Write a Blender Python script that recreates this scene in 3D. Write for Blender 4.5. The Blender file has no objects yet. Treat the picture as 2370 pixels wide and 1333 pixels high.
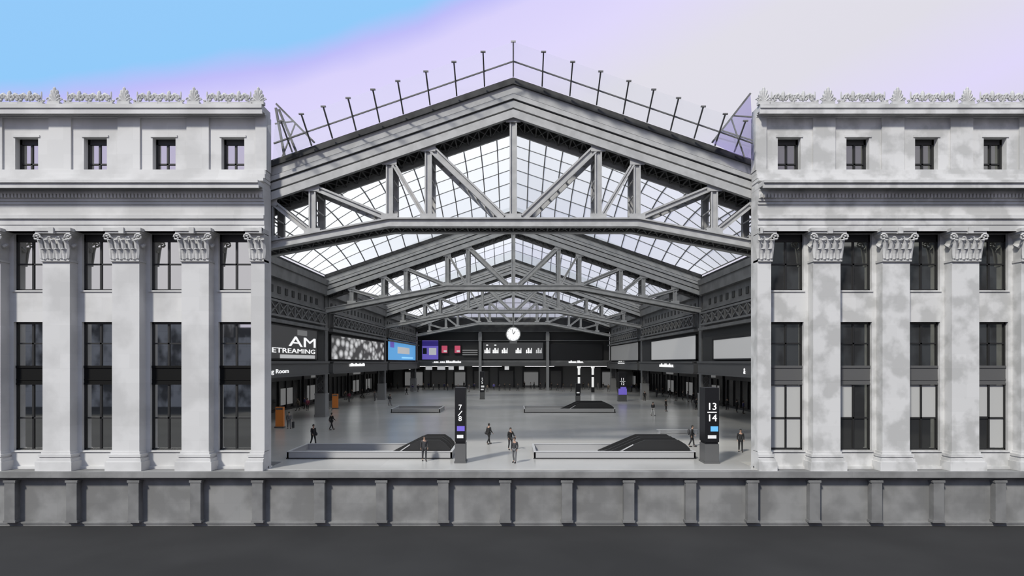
import bpy, math, random
from mathutils import Vector, Matrix
random.seed(7)
sc = bpy.context.scene
C = sc.collection
# ------------------------------------------------------------------ camera, sky, sun, exposure
EYE, DIST, F = 7.07, 43.0, 1483.0           # eye height above the hall floor, distance to the facade line, focal length in px of a 2370 frame
cd = bpy.data.cameras.new('camera'); cam = bpy.data.objects.new('camera', cd); C.objects.link(cam)
cam.location = (0, -DIST, EYE); cam.rotation_euler = (math.pi / 2, 0, 0)
cd.sensor_width = 36.0; cd.lens = F / 2370 * 36; cd.shift_x = -3 / 2370; cd.shift_y = (838 - 666.5) / 2370
cd.clip_end = 2000; sc.camera = cam
sc.view_settings.view_transform = 'Standard'; sc.view_settings.look = 'None'
sc.view_settings.exposure = 0.0; sc.view_settings.gamma = 1.0; sc.view_settings.use_curve_mapping = False


def lin(r, g, b):
    f = lambda c: (c / 255 / 12.92) if c / 255 <= 0.04045 else ((c / 255 + 0.055) / 1.055) ** 2.4
    return (f(r), f(g), f(b), 1)


w = bpy.data.worlds.new('sky'); sc.world = w; w.use_nodes = True
nt = w.node_tree; nt.nodes.clear()
N = nt.nodes.new; L = nt.links.new
tc = N('ShaderNodeTexCoord'); sx = N('ShaderNodeSeparateXYZ'); L(tc.outputs['Generated'], sx.inputs[0])
m1 = N('ShaderNodeMath'); m1.operation = 'MULTIPLY_ADD'; m1.inputs[1].default_value = -0.3526
L(sx.outputs[0], m1.inputs[0]); L(sx.outputs[2], m1.inputs[2])
nz = N('ShaderNodeTexNoise'); nz.inputs['Scale'].default_value = 3.0; nz.inputs['Detail'].default_value = 4
L(tc.outputs['Generated'], nz.inputs['Vector'])
m2 = N('ShaderNodeMath'); m2.operation = 'MULTIPLY_ADD'; m2.inputs[1].default_value = 0.06
L(nz.outputs[0], m2.inputs[0]); L(m1.outputs[0], m2.inputs[2])
cr = N('ShaderNodeValToRGB'); L(m2.outputs[0], cr.inputs[0])
st = [(0.0, (214, 214, 218)), (0.17, (224, 217, 250)), (0.27, (224, 222, 232)), (0.36, (225, 223, 233)), (0.45, (224, 217, 252)), (0.515, (218, 211, 252)),
      (0.54, (192, 190, 250)), (0.565, (147, 203, 250)), (0.80, (150, 200, 248)), (0.95, (225, 225, 235))]
while len(cr.color_ramp.elements) < len(st): cr.color_ramp.elements.new(0.5)
for e, (p, c) in zip(cr.color_ramp.elements, st): e.position = p; e.color = lin(*c)
bg = N('ShaderNodeBackground'); bg.inputs[1].default_value = 1.0; L(cr.outputs[0], bg.inputs[0])
wo = N('ShaderNodeOutputWorld'); L(bg.outputs[0], wo.inputs[0])
sd = bpy.data.lights.new('sun', 'SUN'); sd.energy = 4.0; sd.angle = math.radians(6); sd.color = (1, 0.96, 0.88)
sun = bpy.data.objects.new('sun', sd); C.objects.link(sun)
sun.rotation_euler = Vector((0.42, 0.62, -0.66)).to_track_quat('-Z', 'Y').to_euler()
sun.location = (-60, -90, 100)


# ------------------------------------------------------------------ materials
def mat(name, col, rough=0.7, metal=0.0, emit=0.0, spec=0.5):
    m = bpy.data.materials.new(name); m.use_nodes = True
    b = m.node_tree.nodes['Principled BSDF']
    c = col if len(col) == 4 else (*col, 1)
    b.inputs['Base Color'].default_value = c; b.inputs['Roughness'].default_value = rough
    b.inputs['Metallic'].default_value = metal; b.inputs['Specular IOR Level'].default_value = spec
    if emit: b.inputs['Emission Color'].default_value = c; b.inputs['Emission Strength'].default_value = emit
    return m


def noisy(name, ca, cb, scale, rough=0.75, lo=0.4, hi=0.6, metal=0.0, stretch=(1, 1, 1), bump=0.0, spec=0.5, brick=None):
    m = mat(name, ca, rough, metal, 0, spec); t = m.node_tree; b = t.nodes['Principled BSDF']
    g = t.nodes.new('ShaderNodeNewGeometry'); mp = t.nodes.new('ShaderNodeMapping'); mp.inputs['Scale'].default_value = stretch
    n = t.nodes.new('ShaderNodeTexNoise'); n.inputs['Scale'].default_value = scale; n.inputs['Detail'].default_value = 5
    r = t.nodes.new('ShaderNodeValToRGB'); r.color_ramp.elements[0].position = lo; r.color_ramp.elements[1].position = hi
    r.color_ramp.elements[0].color = (*ca, 1); r.color_ramp.elements[1].color = (*cb, 1)
    t.links.new(g.outputs['Position'], mp.inputs[0]); t.links.new(mp.outputs[0], n.inputs['Vector']); t.links.new(n.outputs[0], r.inputs[0])
    out = r.outputs[0]
    if brick:                                       # (width, height, joint colour factor, axis-remap)
        bw, bh, k, ax = brick
        s = t.nodes.new('ShaderNodeSeparateXYZ'); c = t.nodes.new('ShaderNodeCombineXYZ')
        t.links.new(g.outputs['Position'], s.inputs[0]); t.links.new(s.outputs[ax[0]], c.inputs[0]); t.links.new(s.outputs[ax[1]], c.inputs[1])
        bt = t.nodes.new('ShaderNodeTexBrick'); bt.inputs['Scale'].default_value = 1; bt.inputs['Mortar Size'].default_value = 0.012
        bt.inputs['Brick Width'].default_value = bw; bt.inputs['Row Height'].default_value = bh
        bt.inputs['Color1'].default_value = (1, 1, 1, 1); bt.inputs['Color2'].default_value = (0.93, 0.93, 0.93, 1); bt.inputs['Mortar'].default_value = (k, k, k, 1)
        t.links.new(c.outputs[0], bt.inputs['Vector'])
        mx = t.nodes.new('ShaderNodeMix'); mx.data_type = 'RGBA'; mx.blend_type = 'MULTIPLY'; mx.inputs[0].default_value = 1
        t.links.new(out, mx.inputs[6]); t.links.new(bt.outputs[0], mx.inputs[7]); out = mx.outputs[2]
    t.links.new(out, b.inputs['Base Color'])
    if bump:
        bp = t.nodes.new('ShaderNodeBump'); bp.inputs['Strength'].default_value = bump; t.links.new(n.outputs[0], bp.inputs['Height']); t.links.new(bp.outputs[0], b.inputs['Normal'])
    return m


def mixmat(name, parts):
    """parts: list of (kind, colour, roughness, weight)"""
    m = bpy.data.materials.new(name); m.use_nodes = True; t = m.node_tree; t.nodes.clear()
    cur, acc = None, 0
    for kind, col, ro, wt in parts:
        n = t.nodes.new({'t': 'ShaderNodeBsdfTransparent', 'l': 'ShaderNodeBsdfTranslucent', 'g': 'ShaderNodeBsdfGlossy', 'd': 'ShaderNodeBsdfDiffuse'}[kind])
        n.inputs[0].default_value = (*col, 1)
        if kind == 'g': n.inputs['Roughness'].default_value = ro
        if cur is None: cur = n.outputs[0]; acc = wt
        else:
            x = t.nodes.new('ShaderNodeMixShader'); acc += wt; x.inputs[0].default_value = wt / acc
            t.links.new(cur, x.inputs[1]); t.links.new(n.outputs[0], x.inputs[2]); cur = x.outputs[0]
    o = t.nodes.new('ShaderNodeOutputMaterial'); t.links.new(cur, o.inputs[0])
    return m


M = {}
M['stone'] = noisy('pale_granite', (0.49, 0.487, 0.48), (0.58, 0.577, 0.57), 0.35, 0.85, 0.42, 0.56, brick=(2.3, 0.95, 0.93, (0, 2)))
M['stone2'] = noisy('weathered_granite', (0.43, 0.428, 0.42), (0.58, 0.577, 0.57), 0.75, 0.85, 0.42, 0.56, brick=(2.3, 0.95, 0.93, (0, 2)))
M['carve'] = noisy('carved_granite', (0.42, 0.418, 0.41), (0.50, 0.498, 0.49), 1.2, 0.9)
M['base'] = noisy('plinth_granite', (0.16, 0.16, 0.158), (0.24, 0.24, 0.237), 0.5, 0.85, 0.4, 0.6, brick=(2.0, 1.1, 0.9, (0, 2)))
M['pier'] = noisy('pier_granite', (0.135, 0.135, 0.134), (0.18, 0.18, 0.178), 0.8, 0.85)
M['road'] = noisy('asphalt', (0.030, 0.030, 0.0305), (0.040, 0.040, 0.0405), 0.12, 0.95, 0.35, 0.65, spec=0.1)
M['frame'] = mat('bronze_frame', (0.012, 0.012, 0.012), 0.5)
M['spandrel'] = mat('dark_spandrel', (0.009, 0.009, 0.009), 0.8, spec=0.1)
M['glass'] = mixmat('window_glass', [('d', (0.015, 0.015, 0.016), 0, 0.30), ('g', (0.93, 0.93, 0.88), 0.02, 0.70)])
M['glasslow'] = mixmat('deep_window_glass', [('d', (0.02, 0.02, 0.02), 0, 0.62), ('g', (0.92, 0.93, 0.82), 0.02, 0.38)])
M['glassdark'] = mixmat('dim_window_glass', [('d', (0.03, 0.03, 0.031), 0, 0.75), ('g', (0.9, 0.92, 0.80), 0.03, 0.25)])
M['blind'] = mat('roller_blind', (0.40, 0.40, 0.39), 0.9)
M['steel'] = noisy('grey_painted_steel', (0.34, 0.34, 0.335), (0.40, 0.40, 0.395), 1.5, 0.55)
M['steeldk'] = noisy('dark_grey_steel_plate', (0.10, 0.10, 0.10), (0.14, 0.14, 0.14), 1.5, 0.6)
M['soffit'] = mat('shade_black_plate', (0.018, 0.018, 0.018), 0.8, spec=0.1)  # shade inside the truss chords put into the plate colour
M['lace'] = mat('shaded_lacing_bar', (0.07, 0.07, 0.07), 0.7)  # truss steel darkened here, underside shade put into the colour
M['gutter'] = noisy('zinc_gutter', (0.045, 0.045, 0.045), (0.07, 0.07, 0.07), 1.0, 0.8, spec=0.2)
M['vault'] = mixmat('skylight_glass', [('t', (0.86, 0.86, 0.82), 0, 0.30), ('l', (0.84, 0.84, 0.81), 0, 0.66), ('g', (1, 1, 1), 0.1, 0.04)])
M['clear'] = mixmat('clear_glass', [('t', (0.97, 0.975, 0.97), 0, 0.86), ('l', (0.9, 0.9, 0.9), 0, 0.10), ('g', (1, 1, 1), 0.05, 0.04)])
M['blueglass'] = mixmat('blue_tinted_glass', [('t', (0.60, 0.58, 0.75), 0, 0.7), ('g', (0.6, 0.56, 0.85), 0.1, 0.3)])
M['bar'] = mat('glazing_bar', (0.18, 0.18, 0.18), 0.6)
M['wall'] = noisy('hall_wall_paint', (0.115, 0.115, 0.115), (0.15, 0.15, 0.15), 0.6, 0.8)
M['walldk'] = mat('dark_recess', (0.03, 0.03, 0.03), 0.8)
M['girder'] = mat('girder_steel', (0.15, 0.15, 0.15), 0.6)
M['column'] = noisy('column_steel', (0.12, 0.12, 0.12), (0.15, 0.15, 0.15), 1.2, 0.6)
M['floor'] = noisy('polished_marble', (0.42, 0.416, 0.402), (0.49, 0.485, 0.468), 0.06, 0.22, 0.4, 0.6, spec=0.45, brick=(3.6, 3.6, 0.95, (0, 1)))
M['fascia'] = mat('fascia_panel', (0.09, 0.09, 0.09), 0.5)
M['shop'] = mixmat('shopfront_glass', [('d', (0.035, 0.035, 0.035), 0, 0.8), ('g', (0.6, 0.6, 0.6), 0.15, 0.2)])
M['shopgrey'] = mat('shop_wall_panel', (0.22, 0.22, 0.22), 0.7)
M['black'] = mat('black_enamel', (0.006, 0.006, 0.007), 0.4)
M['white'] = mat('white_lettering', (0.75, 0.75, 0.75), 0.6, emit=1.0)
M['greylet'] = mat('grey_lettering', (0.5, 0.5, 0.5), 0.6, emit=0.6)
M['lit'] = mat('lit_panel', (0.62, 0.62, 0.61), 0.6, emit=0.85)
M['frost'] = mat('glowing_frosted_glass', (0.30, 0.30, 0.30), 0.5, emit=0.8)  # pale look of the right wall panes put in as added glow
M['frost2'] = mat('dim_glowing_glass', (0.14, 0.14, 0.14), 0.5, emit=0.8)
M['screen'] = mat('dark_screen', (0.035, 0.035, 0.036), 0.3, emit=0.7)
M['blue'] = mat('blue_screen', (0.08, 0.27, 0.52), 0.4, emit=1.0)
M['ltblue'] = mat('light_blue_screen', (0.25, 0.55, 0.85), 0.4, emit=1.0)
M['purple'] = mat('violet_screen', (0.10, 0.075, 0.33), 0.4, emit=1.0)
M['navy'] = mat('navy_screen', (0.02, 0.012, 0.12), 0.4, emit=1.0)
M['red'] = mat('red_screen', (0.35, 0.05, 0.09), 0.4, emit=1.0)
M['orange'] = mat('orange_panel', (0.42, 0.14, 0.03), 0.6, emit=0.15)
M['rail'] = mat('brushed_steel', (0.55, 0.55, 0.55), 0.35, metal=0.3)
M['wellin'] = mat('well_lining', (0.33, 0.33, 0.33), 0.6)
M['escal'] = mat('escalator_black', (0.018, 0.018, 0.018), 0.45)
M['escal2'] = mat('escalator_step', (0.05, 0.05, 0.05), 0.5)
M['skin'] = mat('skin', (0.35, 0.22, 0.16), 0.6)
M['hair'] = mat('dark_hair', (0.015, 0.012, 0.01), 0.7)
for nm, c in dict(c_black=(0.012, 0.012, 0.013), c_char=(0.035, 0.035, 0.038), c_grey=(0.13, 0.13, 0.135), c_white=(0.55, 0.55, 0.54), c_pink=(0.38, 0.09, 0.15),
                  c_navy=(0.03, 0.03, 0.10), c_tan=(0.2, 0.16, 0.12), c_blue=(0.10, 0.09, 0.35)).items():
    M[nm] = mat('cloth_' + nm[2:], c, 0.85)
# grey picture wall of the second advertising screen
m = mat('figure_screen', (0.2, 0.2, 0.2), 0.4); t = m.node_tree; b = t.nodes['Principled BSDF']
g = t.nodes.new('ShaderNodeNewGeometry'); mp = t.nodes.new('ShaderNodeMapping'); mp.inputs['Scale'].default_value = (1, 0.34, 0.75)
v = t.nodes.new('ShaderNodeTexVoronoi'); v.inputs['Scale'].default_value = 1.3
r = t.nodes.new('ShaderNodeValToRGB'); r.color_ramp.elements[0].color = (0.55, 0.55, 0.55, 1); r.color_ramp.elements[1].color = (0.04, 0.04, 0.04, 1)
r.color_ramp.elements[0].position = 0.15; r.color_ramp.elements[1].position = 0.62
t.links.new(g.outputs['Position'], mp.inputs[0]); t.links.new(mp.outputs[0], v.inputs['Vector']); t.links.new(v.outputs['Distance'], r.inputs[0])
t.links.new(r.outputs[0], b.inputs['Base Color']); t.links.new(r.outputs[0], b.inputs['Emission Color']); b.inputs['Emission Strength'].default_value = 0.9
M['figures'] = m


# ------------------------------------------------------------------ mesh helpers
class MB:
    def __init__(s): s.v = []; s.f = []; s.smooth = False
    def add(s, vs, fs):
        o = len(s.v); s.v += [tuple(p) for p in vs]; s.f += [tuple(i + o for i in f) for f in fs]; return s
    def box(s, x0, x1, y0, y1, z0, z1):
        x0, x1 = sorted((x0, x1)); y0, y1 = sorted((y0, y1)); z0, z1 = sorted((z0, z1))
        return s.add([(x0, y0, z0), (x1, y0, z0), (x1, y1, z0), (x0, y1, z0), (x0, y0, z1), (x1, y0, z1), (x1, y1, z1), (x0, y1, z1)],
                     [(0, 3, 2, 1), (4, 5, 6, 7), (0, 1, 5, 4), (1, 2, 6, 5), (2, 3, 7, 6), (3, 0, 4, 7)])
    def bar(s, a, b, w_, d_, up=(0, 1, 0)):
        """box beam from a to b; w_ across, d_ along `up`"""
        a = Vector(a); b = Vector(b); t = (b - a).normalized(); u = Vector(up); u = (u - t * u.dot(t)).normalized(); n = t.cross(u)
        p = [e + n * (i * w_ / 2) + u * (j * d_ / 2) for e in (a, b) for i, j in ((-1, -1), (1, -1), (1, 1), (-1, 1))]
        return s.add(p, [(0, 3, 2, 1), (4, 5, 6, 7), (0, 1, 5, 4), (1, 2, 6, 5), (2, 3, 7, 6), (3, 0, 4, 7)])
    def tube(s, pts, rad, n=8):
        pts = [Vector(p) for p in pts]; rs = rad if isinstance(rad, (list, tuple)) else [rad] * len(pts)
        rings = []; o = len(s.v)
        for i, p in enumerate(pts):
            t = (pts[min(i + 1, len(pts) - 1)] - pts[max(i - 1, 0)]).normalized()
            a = Vector((0, 0, 1)) if abs(t.z) < 0.9 else Vector((1, 0, 0)); u = t.cross(a).normalized(); q = t.cross(u)
            rings.append([p + (u * math.cos(2 * math.pi * k / n) + q * math.sin(2 * math.pi * k / n)) * rs[i] for k in range(n)])
        vs = [p for r_ in rings for p in r_]; fs = []
        for i in range(len(pts) - 1):
            for k in range(n): fs.append((i * n + k, i * n + (k + 1) % n, (i + 1) * n + (k + 1) % n, (i + 1) * n + k))
        fs.append(tuple(range(n))[::-1]); fs.append(tuple(range((len(pts) - 1) * n, len(pts) * n)))
        return s.add(vs, fs)
    def extr(s, prof, y0, y1):
        """prof: (x, z) outline, extruded along y"""
        n = len(prof); vs = [(x, y0, z) for x, z in prof] + [(x, y1, z) for x, z in prof]
        return s.add(vs, [tuple(range(n)), tuple(range(2 * n - 1, n - 1, -1))] + [(i, i + n, (i + 1) % n + n, (i + 1) % n) for i in range(n)])
    def ball(s, c, rx, ry, rz, n=10, m_=6):
        vs = [(c[0], c[1], c[2] - rz)]
        for i in range(1, m_):
            a = -math.pi / 2 + math.pi * i / m_
            vs += [(c[0] + rx * math.cos(a) * math.cos(2 * math.pi * k / n), c[1] + ry * math.cos(a) * math.sin(2 * math.pi * k / n), c[2] + rz * math.sin(a)) for k in range(n)]
        vs.append((c[0], c[1], c[2] + rz)); fs = [(0, 1 + (k + 1) % n, 1 + k) for k in range(n)]
        for i in range(m_ - 2):
            for k in range(n): fs.append((1 + i * n + k, 1 + i * n + (k + 1) % n, 1 + (i + 1) * n + (k + 1) % n, 1 + (i + 1) * n + k))
        o = 1 + (m_ - 2) * n; fs += [(o + k, o + (k + 1) % n, len(vs) - 1) for k in range(n)]
        return s.add(vs, fs)
    def mesh(s, name, m_):
        me = bpy.data.meshes.new(name); me.from_pydata(s.v, [], s.f); me.materials.append(m_)
        import bmesh
        bm = bmesh.new(); bm.from_mesh(me); bmesh.ops.recalc_face_normals(bm, faces=bm.faces)
        if s.smooth:
            for f in bm.faces: f.smooth = True
        bm.to_mesh(me); bm.free(); return me
    def build(s, name, m_, parent=None, loc=None):
        o = bpy.data.objects.new(name, s.mesh(name, m_)); C.objects.link(o)
        if parent: o.parent = parent
        if loc: o.location = loc
        return o


def tag(o, label, cat, group=None, kind='thing'):
    o['label'] = label; o['category'] = cat
    if group: o['group'] = group
    if kind: o['kind'] = kind
    return o


def empty(name, loc, label, cat, group=None, rz=0):
    o = bpy.data.objects.new(name, None); C.objects.link(o); o.location = loc; o.rotation_euler = (0, 0, rz); return tag(o, label, cat, group)


def struct(o): o['kind'] = 'structure'; return o


def copy_tree(o, parent=None):
    c = o.copy(); C.objects.link(c); c.parent = parent
    for ch in list(o.children): copy_tree(ch, c)
    return c


def place(o, me, parent, loc=(0, 0, 0)):
    c = bpy.data.objects.new(o, me); C.objects.link(c); c.parent = parent; c.location = loc; return c


def text(name, s, height, m_, parent, origin, right, up, depth=0.02, align='LEFT', wide=1.0):
    cu = bpy.data.curves.new(name, 'FONT'); cu.body = s; cu.size = height / 0.72; cu.extrude = depth; cu.align_x = align; cu.resolution_u = 3
    tmp = bpy.data.objects.new('tmp', cu); C.objects.link(tmp)
    me = bpy.data.meshes.new_from_object(tmp.evaluated_get(bpy.context.evaluated_depsgraph_get()))
    bpy.data.objects.remove(tmp); me.materials.clear(); me.materials.append(m_)
    r_ = Vector(right).normalized(); u_ = Vector(up).normalized(); n_ = r_.cross(u_)
    me.transform(Matrix.Diagonal((wide, 1, 1, 1))); me.transform(Matrix((r_, u_, n_)).transposed().to_4x4()); me.transform(Matrix.Translation(Vector(origin)))
    o = bpy.data.objects.new(name, me); C.objects.link(o)
    if parent: o.parent = parent
    return o


def zf(py, Y=0.0): return EYE + (838 - py) * (DIST + Y) / F          # height of a picture row on the plane at depth Y
def xf(px, Y=0.0): return (px - 1188) * (DIST + Y) / F


# ------------------------------------------------------------------ street and plinth
struct(MB().box(-260, 260, -160, 8, -3.8, -3.66).build('road', M['road']))
LT = zf(1083)                                                            # terrace level
pl = empty('plinth_wall', (0, 0, -3.66), 'long grey stone base wall with ledge and square piers above the dark street', 'base wall')
B = MB(); B.box(-44, 44, -0.85, 2.5, 0, LT + 3.66 - 0.56); B.box(-44, 44, -1.0, 0, 0, 0.16); B.box(-44, 44, -1.06, 0, 0.16, 0.26)
B.build('wall_face', M['base'], pl)
B = MB(); B.box(-44, 44, -1.45, 0.2, 3.66 + LT - 0.40, 3.66 + LT - 0.03); B.box(-44, 44, -1.2, 0.2, 3.66 + LT - 0.52, 3.66 + LT - 0.40); B.box(-44, 44, -1.0, 0.2, 3.66 + LT - 0.6, 3.66 + LT - 0.52)
B.build('ledge', M['base'], pl)
pz1 = zf(1112, -1.35) + 3.66
B = MB(); B.box(-0.34, 0.34, -1.33, -0.85, 0.28, pz1 - 0.1); B.box(-0.40, 0.40, -1.37, -0.85, 0.28, 0.42); B.box(-0.40, 0.40, -1.37, -0.85, pz1 - 0.14, pz1)
me = B.mesh('pier', M['pier'])
for k in range(-9, 10): place('pier', me, pl, (-0.53 + 4.03 * k, 0, 0))


# ------------------------------------------------------------------ ornament meshes shared by both wings
def capital_mesh(m_, half=False):
    B = MB(); H = zf(530, -.75) - zf(605, -.75); x1 = 1.02
    lo = 0.0 if half else -0.92
    B.extr([(lo if half else -0.86, 0), (0.86, 0), (0.9, H * .75), (1.12, H * .86), (0 if half else -1.12, H * .86), (0 if half else -0.9, H * .75)], -0.10, 0.75)
    B.box(0 if half else -0.95, 0.95, -0.13, 0.75, -0.02, 0.12)                                  # astragal
    B.box(0 if half else -1.22, 1.22, -0.42, 0.75, H * .90, H); B.box(0 if half else -1.14, 1.14, -0.34, 0.75, H * .84, H * .90)
    B.box(0 if half else -.16, .16, -0.52, -.30, H * .82, H * 1.0)                                # fleuron
    def leaf(x, z0, h, wd, out, y=-0.10, side=0):
        pts = []
        for t in (0, .25, .5, .75, .92, 1.0):
            wv = wd * (0.55 + 0.9 * t * (1.25 - t)) * (1 if t < .95 else .5)
            o_ = out * t ** 3; zz = z0 + h * (t if t < .95 else .86)
            pts.append((wv / 2, y - 0.05 - o_, zz))
        vs = []
        for wv, yy, zz in pts: vs += [(x - wv + side * 0, yy, zz), (x, yy - 0.07, zz), (x + wv, yy, zz), (x + wv * .8, yy + .08, zz), (x - wv * .8, yy + .08, zz)]
        fs = []
        for i in range(len(pts) - 1):
            for k in range(5): fs.append((i * 5 + k, i * 5 + (k + 1) % 5, (i + 1) * 5 + (k + 1) % 5, (i + 1) * 5 + k))
        fs += [(4, 3, 2, 1, 0), tuple(range(len(pts) * 5 - 5, len(pts) * 5))]
        B.add(vs, fs)
    xs = [-.66, -.22, .22, .66]
    for x in xs:
        if half and x < 0: continue
        leaf(x, .10, H * .36, .40, .22)
    for x in (-.86, -.44, 0, .44, .86):
        if half and x < 0: continue
        leaf(x, .16, H * .62, .34, .30)
    for s_ in (-1, 1):
        if half and s_ < 0: continue
        c = Vector((s_ * 1.04, -0.34, H * .72)); pts = []
        for i in range(15):
            a = i * .62; r_ = .25 * (1 - i / 17)
            pts.append(c + Vector((s_ * -math.cos(a) * r_, 0, math.sin(a) * r_)))
        B.tube([Vector((s_ * .45, -.16, H * .42)), Vector((s_ * .62, -.2, H * .66))] + pts, .065, 6)
        c = Vector((s_ * .26, -0.26, H * .68)); pts = [c + Vector((s_ * math.cos(i * .7) * .15 * (1 - i / 12), 0, math.sin(i * .7) * .15 * (1 - i / 12))) for i in range(10)]
        B.tube([Vector((s_ * .4, -.16, H * .38))] + pts, .05, 6)
        B.tube([(s_ * .97, .1 + .2 * q, H * .45 + .12 * q) for q in range(3)], [.1, .16, .1], 6)
    return B.mesh('capital', m_)


def palmette_mesh(m_, h, wd, lobes):
    B = MB()
    B.box(-wd * .42, wd * .42, -.16, .16, 0, h * .16)
    for i in range(lobes):
        a = (i - (lobes - 1) / 2) / ((lobes - 1) / 2 + 1e-6) * 1.15
        Ln = h * .84 * (1 - .38 * abs(a) / 1.15); bx, bz = 0, h * .14
        d = Vector((math.sin(a) * wd / h * .75, 0, math.cos(a)))
        B.tube([Vector((bx, 0, bz)) + d * (Ln * t) for t in (0, .35, .7, .9, 1.0)], [.05, wd * .09, wd * .12, wd * .10, .03], 6)
    for s_ in (-1, 1):
        c = Vector((s_ * wd * .38, -.03, h * .28)); B.tube([c + Vector((s_ * math.cos(i * .8) * wd * .16 * (1 - i / 11), 0, math.sin(i * .8) * wd * .16 * (1 - i / 11))) for i in range(9)], .05, 6)
    return B.mesh('palmette', m_)


def scroll_mesh(m_, Ln):
    B = MB(); B.box(-Ln / 2, Ln / 2, -.12, .12, 0, .1)
    for s_ in (-1, 1):
        pts = [Vector((s_ * Ln * (.48 - .36 * t), 0, .12 + .26 * math.sin(t * math.pi) + .1 * t)) for t in [i / 7 for i in range(8)]]
        B.tube(pts, [.06, .08, .1, .1, .1, .09, .08, .07], 6)
        for cx, r0 in ((.40, .17), (.14, .15)):
            c = Vector((s_ * Ln * cx, -.04, .27)); B.tube([c + Vector((s_ * math.cos(i * .8) * r0 * (1 - i / 11), 0, math.sin(i * .8) * r0 * (1 - i / 11))) for i in range(9)], .055, 6)
    B.ball((0, 0, .38), .14, .12, .24, 8, 6)
    return B.mesh('scroll_crest', m_)


CAP, CAPH = capital_mesh(M['carve']), capital_mesh(M['carve'], True)
PALM, ANTE, SCR = palmette_mesh(M['carve'], 1.22, .95, 7), palmette_mesh(M['carve'], .78, .42, 3), scroll_mesh(M['carve'], 1.35)


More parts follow.
